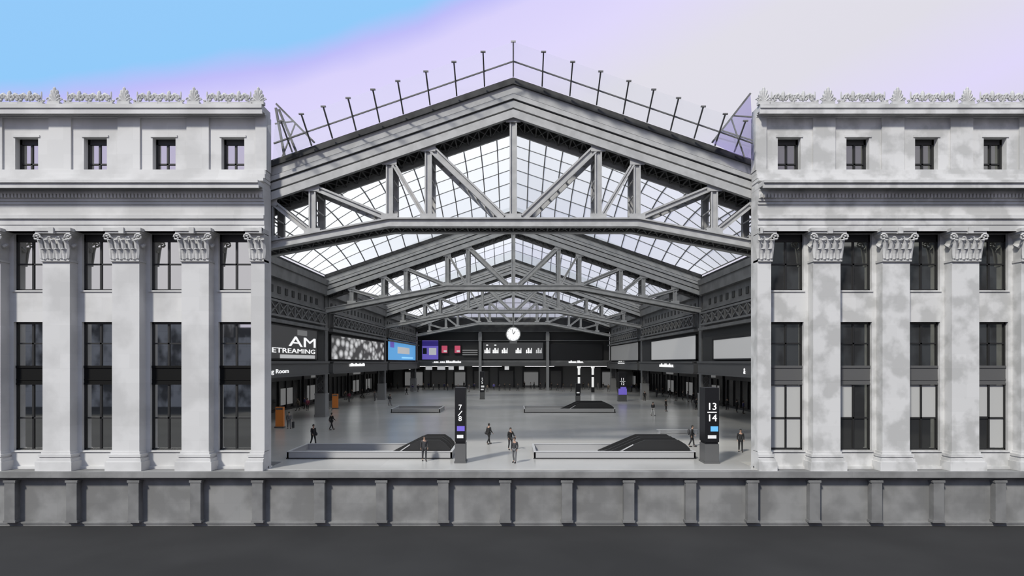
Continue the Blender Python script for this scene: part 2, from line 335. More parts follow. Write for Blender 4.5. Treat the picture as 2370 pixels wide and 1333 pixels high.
def wing(side):
    st_ = M['stone'] if side < 0 else M['stone2']
    xc, sp = (16.40, 4.58) if side < 0 else (16.10, 4.575)
    far = 38.5; S = side
    def X(v): return S * v
    name = 'left' if side < 0 else 'right'
    root = empty('stone_facade', (0, 0, 0), 'smooth pale granite facade wing with sky-bright windows, left of the steel roof opening' if side < 0 else
                 'pale granite facade wing with blotchier stone and drawn blinds, right of the steel roof opening', 'building')
    cols = [xc + sp * k for k in range(5)]; bays = [(cols[k] + cols[k + 1]) / 2 for k in range(4)]
    hw = 1.10                                                           # half a window opening
    zs = dict(t=LT - .03, wb=zf(1042), wt=zf(745), ub=zf(672), ut=zf(541), ent=zf(535, -.75))
    B = MB(); TK = .40
    edges = [xc] + [e for b_ in bays for e in (b_ - hw, b_ + hw)] + [far]
    for i in range(0, len(edges), 2): B.box(X(edges[i]), X(edges[i + 1]), 0, TK, zs['t'], zs['ent'] + .1)
    for b_ in bays:
        B.box(X(b_ - hw), X(b_ + hw), 0, TK, zs['t'], zs['wb']); B.box(X(b_ - hw), X(b_ + hw), 0, TK, zs['wt'], zs['ub']); B.box(X(b_ - hw), X(b_ + hw), 0, TK, zs['ut'], zs['ent'] + .1)
    B.build('wall', st_, root)
    B = MB()                                                            # window sills and the low plinth course
    for b_ in bays: B.box(X(b_ - hw - .05), X(b_ + hw + .05), -.08, .1, zs['ub'] - .10, zs['ub']); B.box(X(b_ - hw - .05), X(b_ + hw + .05), -.1, .1, zs['wb'] - .10, zs['wb'])
    B.box(X(xc), X(far), -.16, 0, zs['t'], zs['t'] + .16)
    B.build('sill_course', st_, root)
    # attic wall with openings
    ab, at = zf(395, -.3), zf(268, -.3); wb, wt = zf(396, -.3), zf(318, -.3); ah = .765
    B = MB(); ed = [xc] + [e for b_ in bays for e in (b_ - ah, b_ + ah)] + [far]
    for i in range(0, len(ed), 2): B.box(X(ed[i]), X(ed[i + 1]), -.3, TK, ab, at)
    for b_ in bays: B.box(X(b_ - ah), X(b_ + ah), -.3, TK, wt, at)
    B.build('attic_wall', st_, root)
    B = MB()
    for c in cols: B.box(X(max(c - .74, xc)), X(c + .74), -.42, -.28, ab, at)
    for b_ in bays: B.box(X(b_ - ah - .12), X(b_ + ah + .12), -.36, -.28, wt, wt + .14)
    B.build('attic_pier_band', st_, root)
    # entablature
    B = MB(); e = zs['ent']; jit = [0]
    def xe_(): jit[0] += 1; return X(xc + .003 * jit[0])
    def band(y0, py_b, py_t): B.box(xe_(), X(far), y0, TK, zf(py_b, y0), zf(py_t, y0))
    band(-.75, 535, 520); band(-.80, 520, 505); band(-.92, 505.5, 497); band(-.75, 499, 471); band(-.82, 473, 464); band(-.90, 465, 458)
    band(-.95, 459, 440)
    B.box(xe_(), X(far), -1.7, -1.56, zf(434.5, -1.7), zf(421, -1.7)); B.box(xe_(), X(far), -1.6, TK, zf(428, -1.7), zf(421, -1.7)); band(-1.82, 422, 416)
    B.box(xe_(), X(far), -1.0, TK, zf(441, -.95), zf(424, -1.7))
    band(-.9, 418, 411); band(-.62, 412, 402); band(-.48, 403, 394.5)
    B.box(X(xc + .07), X(far), -.73, TK - .01, e, zf(436, -.75)); B.box(X(xc + .08), X(far), -.5, TK - .01, zf(440, -.75), ab + .02)
    B.build('entablature', st_, root)
    B = MB(); zd0, zd1 = zf(457, -1.05), zf(448, -1.05); x = xc + .1
    while x < far: B.box(X(x), X(x + .13), -1.08, -.9, zd0, zd1); x += .232
    B.build('dentil_course', st_, root)
    B = MB()
    B.box(xe_(), X(far), -.45, TK, zf(271, -.45), zf(264, -.45)); B.box(xe_(), X(far), -.55, TK, zf(266, -.55), zf(254, -.55))
    B.box(xe_(), X(far), -1.05, -.92, zf(262.5, -1.05), zf(248, -1.05)); B.box(xe_(), X(far), -.97, TK, zf(256, -1.05), zf(248, -1.05)); B.box(xe_(), X(far), -1.13, TK, zf(249, -1.13), zf(240, -1.13))
    B.box(X(xc + .07), X(far), -.44, TK - .01, at - .1, zf(245, -1.13)); top = zf(240, -1.13)
    B.build('attic_cornice', st_, root)
    for i, c in enumerate(cols):
        for dx in (0,):
            place('palmette', PALM, root, (X(c if i else c + .35), -.9, top))
        for dx in (-.86, .86):
            if c + dx > xc + .2: place('antefix', ANTE, root, (X(c + dx), -.9, top)).scale = (1, 1, 1.15)
        for dx in (-.66, .66): place('scroll_crest', SCR, root, (X(c + sp / 2 + dx), -.9, top)).scale = (1, 1.3, 1.55)
    # pilasters
    zb, zt = zs['t'], zf(605, -.75)
    for i, c in enumerate(cols):
        x0 = c if i == 0 else c - .9; w0 = 0 if i == 0 else .9
        B = MB(); B.box(X(x0), X(c + .9), -.75, 0, zf(1046, -.75), zt)
        p = B.build('pilaster', st_, root)
        B = MB()
        for ex, a_, b_ in ((.30, 1090, 1068), (.22, 1068, 1061), (.12, 1061, 1057), (.18, 1057, 1051), (.06, 1051, 1045)):
            B.box(X(x0 - (ex if i else 0)), X(c + .9 + ex), -.75 - ex, 0, max(zf(a_, -.75), zb), zf(b_, -.75))
        B.build('pilaster_base', st_, p)
        k = place('capital', CAPH if i == 0 else CAP, p, (X(c), -.75, zt)); k.scale = (S, 1, 1)
    # windows
    def win(b_, half, z0, z1, yg, bars, sp_=None, blind=None, gm='glass', fr=.10, tp=.14):
        B = MB()
        B.box(X(b_ - half), X(b_ - half + fr), yg - .10, yg + .04, z0, z1); B.box(X(b_ + half - fr), X(b_ + half), yg - .10, yg + .04, z0, z1)
        B.box(X(b_ - half), X(b_ + half), yg - .10, yg + .04, z0, z0 + fr); B.box(X(b_ - half), X(b_ + half), yg - .10, yg + .04, z1 - tp, z1)  # deep top bar: blind box plus soffit shade put into the dark frame
        B.box(X(b_ - .06), X(b_ + .06), yg - .08, yg + .04, z0, z1)
        for zz in bars: B.box(X(b_ - half), X(b_ + half), yg - .08, yg + .04, zz - .05, zz + .05)
        wn = B.build('window', M['frame'], root)
        MB().box(X(b_ - half), X(b_ + half), yg, yg + .02, z0, z1).build('pane', M[gm], wn)
        if sp_:
            B = MB(); a_, c_ = sp_; B.box(X(b_ - half + .02), X(b_ + half - .02), yg - .13, yg + .02, a_, c_)
            B.box(X(b_ - half + .02), X(b_ + half - .02), yg - .19, yg - .1, c_ - .16, c_); B.box(X(b_ - half + .02), X(b_ + half - .02), yg - .17, yg - .1, a_, a_ + .12)
            B.box(X(b_ - half + .02), X(b_ + half - .02), yg - .16, yg - .1, a_ + .3, a_ + .38)
            B.build('spandrel_panel', M['spandrel'] if S < 0 else M['fascia'], wn)
        if blind:
            B = MB()
            for (u0, u1, a_, c_) in blind: B.box(X(b_ + u0), X(b_ + u1), yg - .015, yg - .004, a_, c_)
            B.build('blind', M['blind'], wn)
        return wn
    for k, b_ in enumerate(bays):
        win(b_, hw, zs['ub'], zs['ut'], .34, [zf(612, .3)], tp=.5, gm='glass' if S < 0 else 'glassdark')
        z0, z1 = zs['wb'], zs['wt']; bl = None
        if S > 0:
            m0, tp, bt = zf(967, .3), zf(892, .3), zf(1036, .3)
            bl = [[(-1.0, 1.0, bt, tp)], [(-1.0, -.08, m0, tp)], [(-1.0, 1.0, m0, tp)], [(.1, 1.0, bt, tp), (-1.0, -.08, m0 + .1, tp)]][k]
        win(b_, hw, z0, z1, .34, [zf(795, .3), zf(967, .3)], (zf(890, .3), zf(846, .3)), bl, gm='glassdark' if S > 0 else 'glass')
        win(b_, ah, wb + .02, wt, .22, [zf(380, .1)], fr=.15, tp=.36, gm='glass' if S < 0 else 'glassdark')
    return root


wing(-1); wing(1)

# ------------------------------------------------------------------ hall: trusses
TY = [0.7 + 38 * k for k in range(4)]; TD = 2.4; HW = 24.0
s1 = (DIST + .7) / F
def hz(py): return EYE + (838 - py) * s1
ZT = hz(183); SL = .342
kink = 288 * s1
def zbot(x, off=0): return hz(523) - (max(abs(x) - kink, 0) * .19) + off
def slope_band(B, t0, t1, y0, y1, x1=HW):
    B.extr([(-x1, ZT - t1 - SL * x1), (0, ZT - t1), (x1, ZT - t1 - SL * x1), (x1, ZT - t0 - SL * x1), (0, ZT - t0), (-x1, ZT - t0 - SL * x1)], y0, y1)


def make_truss(full=True):
    r = bpy.data.objects.new('roof_truss', None); C.objects.link(r)
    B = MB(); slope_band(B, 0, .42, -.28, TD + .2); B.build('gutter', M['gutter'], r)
    B = MB()
    slope_band(B, .42, 1.00, -.10, .1); slope_band(B, 1.0, 1.09, .25, .4); slope_band(B, 1.09, 1.40, -.26, .1); slope_band(B, 1.40, 1.50, .25, .4); slope_band(B, 1.50, 1.98, -.14, .1)
    slope_band(B, 1.98, 2.14, .3, .45); slope_band(B, 2.14, 2.68, -.24, .12); slope_band(B, .42, 2.5, .35, .45)
    slope_band(B, .42, 2.92, TD - .12, TD + .1)
    B.build('top_chord', M['steel'], r)
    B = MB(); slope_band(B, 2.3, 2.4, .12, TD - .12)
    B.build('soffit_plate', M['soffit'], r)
    B = MB()                                                            # lacing under the top chord
    n = 30
    for i in range(-n, n):
        x0, x1 = i * HW / n, (i + 1) * HW / n; za, zb_ = ZT - 2.64 - SL * abs(x0), ZT - 2.64 - SL * abs(x1)
        B.bar((x0, .1, za), (x1, TD - .1, zb_), .07, .05, (0, 0, 1)); B.bar((x1, .1, zb_), (x0, TD - .1, za), .07, .05, (0, 0, 1)); B.bar((x0, .1, za), (x0, TD - .1, za), .09, .07, (0, 0, 1))
    B.build('lacing', M['lace'], r)
    def chord(B, y0, y1, a, b_):
        B.extr([(-HW, zbot(HW, a)), (-kink, zbot(0, a)), (kink, zbot(0, a)), (HW, zbot(HW, a)), (HW, zbot(HW, b_)), (kink, zbot(0, b_)), (-kink, zbot(0, b_)), (-HW, zbot(HW, b_))], y0, y1)
    B = MB()
    for y in (0, TD - .3): chord(B, y, y + .3, 0, .46); chord(B, y - .16, y + .46, .46, .56); chord(B, y - .16, y + .46, -.05, .04)
    B.build('bottom_chord', M['steel'], r)
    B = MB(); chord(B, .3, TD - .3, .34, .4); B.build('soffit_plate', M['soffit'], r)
    B = MB()
    for i in range(-n, n):
        x0, x1 = i * HW / n, (i + 1) * HW / n; za, zb_ = zbot(x0, .05), zbot(x1, .05)
        B.bar((x0, .2, za), (x1, TD - .2, zb_), .07, .05, (0, 0, 1)); B.bar((x1, .2, zb_), (x0, TD - .2, za), .07, .05, (0, 0, 1)); B.bar((x0, .2, za), (x0, TD - .2, za), .1, .07, (0, 0, 1))
    B.build('lacing', M['lace'], r)
    ztc = lambda x: ZT - 2.6 - SL * abs(x); zbc = lambda x: zbot(x, .5)
    xs = [0] + [s_ * v * s1 for v in (197, 287, 466, 564, 700) for s_ in (-1, 1)]
    for x in xs:
        B = MB(); hwid = .24 if x else .25
        for y in (0.02, TD - .32):
            B.box(x - hwid, x - hwid + .1, y, y + .3, zbc(x), ztc(x)); B.box(x + hwid - .1, x + hwid, y, y + .3, zbc(x), ztc(x)); B.box(x - hwid, x + hwid, y + .1, y + .2, zbc(x), ztc(x))
        zz = zbc(x) + .5
        while zz < ztc(x) - .3: B.box(x - hwid, x - hwid + .08, .1, TD - .1, zz, zz + .09); B.box(x + hwid - .08, x + hwid, .1, TD - .1, zz, zz + .09); zz += 1.1
        B.box(x - .55, x + .55, -.03, .03, zbc(x) - .1, zbc(x) + .35)
        B.box(x - .5, x + .5, -.03, .03, ztc(x) - .35, ztc(x) + .1)
        B.build('post', M['steel'], r)
    dg = [(197, 24, .52), (287, 204, .3), (466, 292, .4), (564, 470, .4), (720, 580, .4)]
    for xt, xb, wd in dg:
        for s_ in (-1, 1):
            B = MB(); a = Vector((s_ * (xt - 6) * s1, 0, ztc(xt * s1) - .1)); b_ = Vector((s_ * xb * s1, 0, zbc(xb * s1) + .1))
            for y in (.12, TD - .22):
                d = (b_ - a).normalized(); nn = Vector((d.z, 0, -d.x))
                for q in (-1, 1): B.bar(a + nn * q * (wd / 2 - .06) + Vector((0, y, 0)), b_ + nn * q * (wd / 2 - .06) + Vector((0, y, 0)), .12, .26)
                B.bar(a + Vector((0, y, 0)), b_ + Vector((0, y, 0)), wd - .1, .05)
            for q in range(1, 8):
                cc = a.lerp(b_, q / 8); B.box(cc.x - .06, cc.x + .06, .1, TD - .1, cc.z - .05, cc.z + .05)
            B.build('diagonal', M['steel'], r)
    return r


tr = make_truss()
lab = ['big grey steel roof truss nearest the street, between the two stone wings', 'second grey roof truss, framed beneath the bottom chord of the big front truss',
       'third grey roof truss, the one right above the round clock', 'last small grey roof truss, against the far end wall of the hall']
for k in range(4):
    o = tr if k == 0 else copy_tree(tr)
    o.location = (0, TY[k], 0); tag(o, lab[k], 'roof truss', 'grey steel trusses under the glass roof')

# ------------------------------------------------------------------ skylights
NX, NYV = 28, 14
def vault_z(x, t, R=4.4): return ZT + .02 - SL * abs(x) + 4 * R * t * (1 - t) * (1 - (abs(x) / HW) ** 4)
vl = ['glazed skylight bay directly behind the big front truss', 'middle glazed skylight bay between second and third truss', 'farthest glazed skylight bay before the end wall']
for k in range(3):
    y0, y1 = TY[k] + TD + .3, TY[k + 1] - .3
    r = empty('skylight', (0, y0, ZT - 9), vl[k] + ', white glass on a grid of bars', 'skylight', 'white glass skylight bays')
    B = MB(); vs = []; fs = []
    for i in range(NX + 1):
        for j in range(NYV + 1):
            x = -HW + 2 * HW * i / NX; t_ = j / NYV; vs.append((x, (y1 - y0) * t_, vault_z(x, t_) - ZT + 9))
    for i in range(NX):
        for j in range(NYV): a = i * (NYV + 1) + j; fs.append((a, a + 1, a + NYV + 2, a + NYV + 1))
    B.add(vs, fs); B.build('glass', M['vault'], r)
    B = MB(); V = [Vector(v_) for v_ in vs]
    for i in range(NX + 1):
        for j in range(NYV):
            a = i * (NYV + 1) + j; B.bar(V[a], V[a + 1], .10, .10, (0, 0, 1))
            if i < NX and j: B.bar(V[a], V[a + NYV + 1], .10, .09, (0, 0, 1))
    B.build('glazing_bars', M['bar'], r)
# cut front edge of the first vault: posts, rail, clear glass
r = empty('skylight', (0, 0.2, 18), 'cut front edge of glass roof, upright posts and rail standing along the roof slope', 'skylight')
XO = [0] + [v for q in (1.94, 3.81, 5.61, 7.41, 9.01, 10.6, 12.19, 13.6, 14.9) for v in (-q, q)]
ztop = lambda x, f_: (ZT - 18 - .05 + 1.30 * f_) - SL * abs(x); yy = lambda f_: -2.1 * f_
for x in XO:
    B = MB(); B.bar((x, yy(0), ztop(x, 0)), (x, yy(1), ztop(x, 1)), .085, .085); tz = ztop(x, 1)
    B.box(x - .16, x + .16, yy(1) - .05, yy(1) + .05, tz - .03, tz + .06)
    B.build('post', M['steeldk' if abs(x) > 1 else 'steel'], r)
B = MB()
for s_ in (-1, 1): B.bar((0, yy(.45), ztop(0, .45)), (s_ * 15.8, yy(.45), ztop(15.8, .45)), .08, .08)
B.build('rail', M['steeldk'], r)
B = MB()
for s_ in (-1, 1): B.add([(0, yy(0), ztop(0, 0)), (s_ * 15.8, yy(0), ztop(15.8, 0)), (s_ * 15.8, yy(1), ztop(15.8, 1)), (0, yy(1), ztop(0, 1))], [(0, 1, 2, 3)])
B.build('glass', M['clear'], r)
# hips at both sides of the cut edge
for s_, gm, lb in ((-1, 'clear', 'pale glass hip panel with crossed struts, beside the left stone wing'), (1, 'blueglass', 'bluish glass hip panel rising against the right stone wing')):
    r = empty('glazed_hip', (s_ * 14.5, -.9, 19), lb, 'skylight')
    P3 = lambda px, py, Y: Vector((s_ * abs(xf(px, Y)) - s_ * 14.5, Y + .9, zf(py, Y) - 19))
    a, b_, c, d = P3(1648, 330, -.1), P3(1737, 216 if s_ > 0 else 240, -.5), P3(1745, 372, -.3), P3(1690, 352, -.2)
    B = MB(); B.add([a, b_, c, d], [(0, 1, 2, 3)]); B.build('glass', M[gm], r)
    B = MB()
    B.bar(a, b_, .12, .12); B.bar(a.lerp(b_, .5), c.lerp(d, .4), .08, .08); B.bar(b_.lerp(c, .35), a.lerp(b_, .55), .08, .08); B.bar(b_.lerp(c, .7), a.lerp(b_, .25), .08, .08)
    if s_ < 0: B.bar(b_ + Vector((.2, -.05, -.4)), d, .14, .14); B.bar(b_ + Vector((.0, -.05, -.3)), d.lerp(c, .5), .14, .14)
    B.build('strut', M['steeldk'], r)

# ------------------------------------------------------------------ hall: shell
YE = TY[3] + TD + 1.0
E = EYE
struct(MB().box(-35, 35, 2.55, YE + 20, -.3, 0).build('floor', M['floor']))
struct(MB().box(-16.4, 16.1, -.75, 2.55, -.06, 0).build('trim_1', M['floor']))
for s_, nm in ((-1, 'left'), (1, 'right')):
    X0, X1 = s_ * 24.2, s_ * 25.0; B = MB(); B2 = MB(); B3 = MB(); Bt = MB()
    seg = [(.75 if k == 0 else TY[k] + 2.2, (TY[k + 1] + .2) if k < 3 else YE) for k in range(4)]
    for ya, yb in seg:
        B.box(X0, X1, ya, yb, E + 4.0, E + 10.65)
        B.box(s_ * 23.5, X1, ya, yb, E + 9.7, E + 10.4); B.box(s_ * 23.65, X1, ya, yb, E + 8.5, E + 9.7); B.box(s_ * 23.9, X1, ya, yb, E + 6.45, E + 6.7)
        B.box(s_ * 23.6, X1, ya, yb, E + 4.0, E + 4.35)
        y = ya + 1
        while y < yb - 1.5: Bt.box(s_ * 24.19, s_ * 24.12, y, y + .8, E + 7.1, E + 7.8); y += 2.1  # recesses drawn as raised dark squares, their shade put into the colour
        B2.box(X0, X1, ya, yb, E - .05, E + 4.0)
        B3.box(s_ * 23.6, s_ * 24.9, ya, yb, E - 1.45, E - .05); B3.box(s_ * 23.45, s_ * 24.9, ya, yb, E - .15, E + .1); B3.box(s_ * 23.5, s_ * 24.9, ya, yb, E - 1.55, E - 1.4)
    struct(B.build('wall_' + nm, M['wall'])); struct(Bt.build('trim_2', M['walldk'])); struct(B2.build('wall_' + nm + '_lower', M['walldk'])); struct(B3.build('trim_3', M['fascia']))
    B = MB()
    for k in range(1, 4): B.box(s_ * 25.4, s_ * 25.6, TY[k] + .1, TY[k] + 2.3, E - 1.3, E + 10.65)
    struct(B.build('trim_5', M['walldk']))
    struct(MB().box(s_ * 25.45, s_ * 35, .6, YE + 20, E - 1.55, E - 1.25).build('ceiling_aisle', M['fascia']))
    struct(MB().box(s_ * 34, s_ * 35, .6, YE + 20, 0, E - 1.5).build('wall_' + nm + '_aisle', M['fascia']))
    struct(MB().box(s_ * 24.2, s_ * 40, .45, YE + 20, E + 10.7, E + 10.95).build('roof_' + nm, M['gutter']))
    struct(MB().box(s_ * 34, s_ * 35, .6, YE + 20, E - 1.5, E + 10.7).build('wall_' + nm + '_outer', M['walldk']))
# end wall
B = MB(); B.box(-24.2, 24.2, YE, YE + .6, E + 7.8, E + 11); B.box(-24.2, 24.2, YE - .2, YE + .6, E + 7.6, E + 7.85); B.box(-24.2, 24.2, YE - .15, YE + .6, E + 5.3, E + 5.5)
B.box(-24.2, 24.2, YE - .15, YE + .6, E - .1, E + .45)
struct(B.build('wall_back', M['wall']))
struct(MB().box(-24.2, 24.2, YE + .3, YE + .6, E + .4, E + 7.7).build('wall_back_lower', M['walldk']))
B = MB(); B.box(-35, 35, YE - .1, YE + .5, E - 1.0, E - .1); struct(B.build('trim_4', M['fascia']))
struct(MB().box(-35, 35, YE + .5, YE + 20, E - 1.0, E - .8).build('ceiling_back', M['fascia']))
struct(MB().box(-35, 35, YE + 19.5, YE + 20.5, 0, E - .9).build('wall_back_shops', M['shopgrey']))
M['lamp'] = mat('lamp_strip', (1, 1, 1), 0.5, emit=5.0)
for i, q in enumerate(('leftmost of four', 'second from the left', 'third from the left', 'rightmost of four')):
    r = empty('ceiling_light', (-21 + 14 * i, YE + 10, E - 1.0), 'white ceiling light strip in the passage behind the end wall, ' + q, 'lamp', 'ceiling lights behind the end wall')
    MB().box(-4, 4, -.5, .5, -.12, 0).build('housing', M['fascia'], r); MB().box(-3.9, 3.9, -.4, .4, -.16, -.12).build('diffuser', M['lamp'], r)
for s_, nm in ((-1, 'left'), (1, 'right')):
    for i, q in enumerate(('nearest', 'second', 'third', 'farthest')):
        r = empty('ceiling_light', (s_ * 29.5, 28 + 24 * i, E - 1.55), f'white ceiling light strip under the {nm} aisle ceiling, {q} of four', 'lamp', 'ceiling lights of the aisles')
        MB().box(-.5, .5, -4, 4, -.12, 0).build('housing', M['fascia'], r); MB().box(-.35, .35, -3.9, 3.9, -.16, -.12).build('diffuser', M['lamp'], r)
# clerestory glazing above the end wall
r = empty('gable_window', (0, YE + .1, E + 11), 'wide low glazed gable with thin bars above the far end wall', 'window')
B = MB(); gz = ZT - E - 11
B.add([(-24, 0, 0), (24, 0, 0), (24, 0, gz - SL * 24 - .4), (0, 0, gz - .4), (-24, 0, gz - SL * 24 - .4)], [(0, 1, 2, 3, 4)]); B.build('pane', M['vault'], r)
B = MB()
for i in range(-11, 12): B.box(i * 2.1 - .05, i * 2.1 + .05, -.06, .06, 0, gz - .4 - SL * abs(i * 2.1))
for q in (1.3, 2.6, 3.9, 5.2):
    xx = min(24, (gz - .4 - q) / SL); B.box(-xx, xx, -.06, .06, q - .05, q + .05)
B.box(-24, 24, -.1, .1, 0, .3)
B.build('glazing_bars', M['steel'], r)

# side girders (lattice) and columns
Bg = {}
def girder(Ln):
    B = MB(); B.box(-.15, .15, 0, Ln, 0, .22); B.box(-.15, .15, 0, Ln, 1.45, 1.67); n = int(Ln / 2.3); st2 = Ln / n
    for i in range(n):
        y = i * st2; B.box(-.12, .12, y - .06, y + .06, .2, 1.5); B.bar((0, y, .2), (0, y + st2, 1.5), .12, .16, (1, 0, 0)); B.bar((0, y, 1.5), (0, y + st2, .2), .12, .16, (1, 0, 0))
    return B.mesh('lattice_girder', M['girder'])
gm_ = girder(34.8); ord_ = ['nearest', 'middle', 'farthest']
for s_, nm in ((-1, 'left'), (1, 'right')):
    for k in range(3):
        o = bpy.data.objects.new('lattice_girder', gm_); C.objects.link(o); o.location = (s_ * 23.75, TY[k] + 2.6, E + 4.6)
        tag(o, f'dark steel lattice girder along the {nm} hall wall, {ord_[k]} of its three lengths', 'girder', 'lattice girders on the hall side walls')
B = MB()
B.box(-.62, -.4, -.6, .6, 3, 17.3); B.box(.4, .62, -.6, .6, 3, 17.3); B.box(-.45, .45, -.14, .14, 3, 17.3)
z = 3.3
while z < 16.4:
    for y in (-.56, .56): B.bar((-.4, y, z), (.4, y, z + .8), .07, .05); B.bar((.4, y, z), (-.4, y, z + .8), .07, .05)
    z += .8
B.box(-.62, .62, -.8, .8, 16.8, 17.4)
shaft = B.mesh('shaft', M['column'])
B = MB(); B.box(-.68, .68, -.8, .8, 0, 3.0); B.box(-.72, .72, -.9, .9, 0, .35); B.box(-.7, .7, -.86, .86, 2.85, 3.05)
cbase = B.mesh('stone_base', M['shopgrey'])
whr = ['between the two nearest wall bays', 'between the second and third wall bays', 'in the far corner of the hall']
for k in range(1, 4):
    for s_, nm in ((-1, 'left'), (1, 'right')):
        r = empty('steel_column', (s_ * 24.78, TY[k] + 1.2, 0), f'dark riveted steel column on the {nm} side, {whr[k - 1]}', 'column', 'tall steel columns of the hall')
        place('shaft', shaft, r); place('stone_base', cbase, r)
B = MB(); B.box(-.35, .35, -.35, .35, 0, E + 7.6); B.box(-.45, .45, -.45, .45, E + 5.3, E + 7.2)
pm = B.mesh('slim_column', M['shopgrey'])
for x, nm in ((-8.3, 'left'), (8.6, 'right')):
    o = bpy.data.objects.new('slim_column', pm); C.objects.link(o); o.location = (x, YE - .6, 0); tag(o, f'slim grey column on the end wall, {nm} of the departure board', 'column')

# ------------------------------------------------------------------ side wall screens and windows
def wall_panel(name, s_, y0, y1, z0, z1, m_, label, cat, group=None, depth=.2):
    r = empty(name, (s_ * 24.2, (y0 + y1) / 2, z0), label, cat, group)
    L_ = (y1 - y0) / 2
    B = MB(); x0, x1 = 0, -s_ * depth
    B.box(x0, x1 * 1.3, -L_, -L_ + .25, 0, z1 - z0); B.box(x0, x1 * 1.3, L_ - .25, L_, 0, z1 - z0); B.box(x0, x1 * 1.3, -L_, L_, 0, .15); B.box(x0, x1 * 1.3, -L_, L_, z1 - z0 - .15, z1 - z0)
    B.build('frame', M['black'], r)
    MB().box(x0, x1, -L_ + .2, L_ - .2, .1, z1 - z0 - .1).build('pane' if 'window' in name else 'display', m_, r)
    return r
yd = lambda off: 24 * F / off - DIST
r = wall_panel('advertising_screen', -1, 14, yd(453), E + .25, E + 3.9, M['screen'], 'dark wall screen lettered AM in white, above the Waiting Room sign', 'screen')
r.name = 'advertising_screen'
o3 = r.location
def on_left(y, z): return (24.2 - 24.2 + .22, y - o3.y, z - o3.z)
text('lettering', 'AM', 1.15, M['white'], r, on_left(yd(520), E + 1.72), (0, 1, 0), (0, 0, 1), wide=4.2)
text('lettering', 'ETREAMING', .52, M['white'], r, on_left(yd(560), E + .98), (0, 1, 0), (0, 0, 1), wide=3.6)
MB().box(.2, .24, yd(540) - o3.y, yd(460) - o3.y, .12, .55).build('light_strip', M['greylet'], r)
MB().box(.2, .24, yd(500) - o3.y, yd(478) - o3.y, E + 3.0 - o3.z, E + 3.6 - o3.z).build('light_patch', M['frost2'], r)
wall_panel('advertising_screen', -1, yd(423), yd(299), E + .25, E + 3.7, M['figures'], 'grey wall screen showing pale figures in a crowd, left wall', 'screen')
r = wall_panel('advertising_screen', -1, yd(291), yd(226), E + .3, E + 4.6, M['blue'], 'bright blue wall screen with a pale grey box in its middle', 'screen')
MB().box(.2, .25, -7, 8, 1.5, 2.9).build('picture', M['greylet'], r)
MB().box(.2, .25, -9, 12, 3.7, 4.0).build('picture', M['ltblue'], r); MB().box(.2, .25, -2, 13, .5, .8).build('picture', M['ltblue'], r); MB().box(.2, .25, -15, -11, 2.6, 4.0).build('picture', M['purple'], r)
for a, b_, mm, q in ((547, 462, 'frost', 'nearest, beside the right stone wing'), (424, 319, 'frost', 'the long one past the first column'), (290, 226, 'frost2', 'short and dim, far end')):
    wall_panel('gallery_window', 1, yd(a) if a < 547 else 14, yd(b_), E + .25, E + 2.75 + (.9 if a < 547 else 0) + (.3 if a < 300 else 0), M[mm], 'pale window with added glow in right hall wall, ' + q, 'window', 'pale windows with added glow, right wall')

# fascia lettering
def fascia_word(name, s, px, py, hgt, label, side, m_='white', Xw=23.6, wide=1.0, align='LEFT'):
    off = abs(px - 1188); d = Xw * F / off; z = E + (838 - py) * d / F
    right = (0, 1, 0) if side < 0 else (0, -1, 0)
    o = text(name, s, hgt, M[m_], None, (0, 0, 0), right, (0, 0, 1), wide=wide, align=align); o.location = (side * (Xw - .04), d - DIST, z); tag(o, label, 'sign'); return o
o = fascia_word('sign_lettering', 'Waiting Room', 600, 862, .44, 'white words Waiting Room on the left fascia beside the stone wing', -1, wide=2.5, align='RIGHT')
o.location.y = 24.3; o.location.z = E - 1.12
o = fascia_word('sign_lettering', '&', 1734, 866, .62, 'white ampersand on the right fascia beside the stone wing', 1); o.location.y = 22.6
def dashes(name, loc, Ln, hgt, axis, label, n, m_='white'):
    B = MB(); x = 0; rnd = random.Random(n + int(Ln * 10))
    while x < Ln:
        w_ = hgt * rnd.uniform(.35, .7)
        if rnd.random() > .14:
            zz = 0 if rnd.random() > .3 else hgt * .0; h_ = hgt * rnd.choice((.66, .66, 1.0))
            if axis == 'y': B.box(-.04, .04, x, x + w_ * .8, 0, h_)
            else: B.box(x, x + w_ * .8, -.04, .04, 0, h_)
        x += w_
    if axis == 'y': B.box(-.03, .03, 0, Ln, 0, .06)
    else: B.box(0, Ln, -.03, .03, 0, .06)
    o = B.build(name, M[m_]); o.location = loc; return tag(o, label, 'sign')
dashes('sign_lettering', (-23.52, yd(386), E - .62), 9, .55, 'y', 'small white sign lettering on the left fascia under the crowd screen', 3)
dashes('sign_lettering', (23.52, yd(378), E - .75), 9, .55, 'y', 'small white sign lettering on the right fascia under the long window', 4)
dashes('sign_lettering', (23.52, yd(262), E - .3), 8, .5, 'y', 'small white sign lettering on the right fascia near the end wall', 5)
sE = F / (YE + DIST)
xe = lambda px: (px - 1188) / sE
ze = lambda py: E + (838 - py) / sE
dashes('sign_lettering', (xe(1001), YE - .2, ze(840)), 7.2, .6, 'x', 'row of white sign letters below the red and violet boards', 6)
dashes('sign_lettering', (xe(1316), YE - .2, ze(840)), 3.8, .6, 'x', 'white sign letters under the large black board', 7)
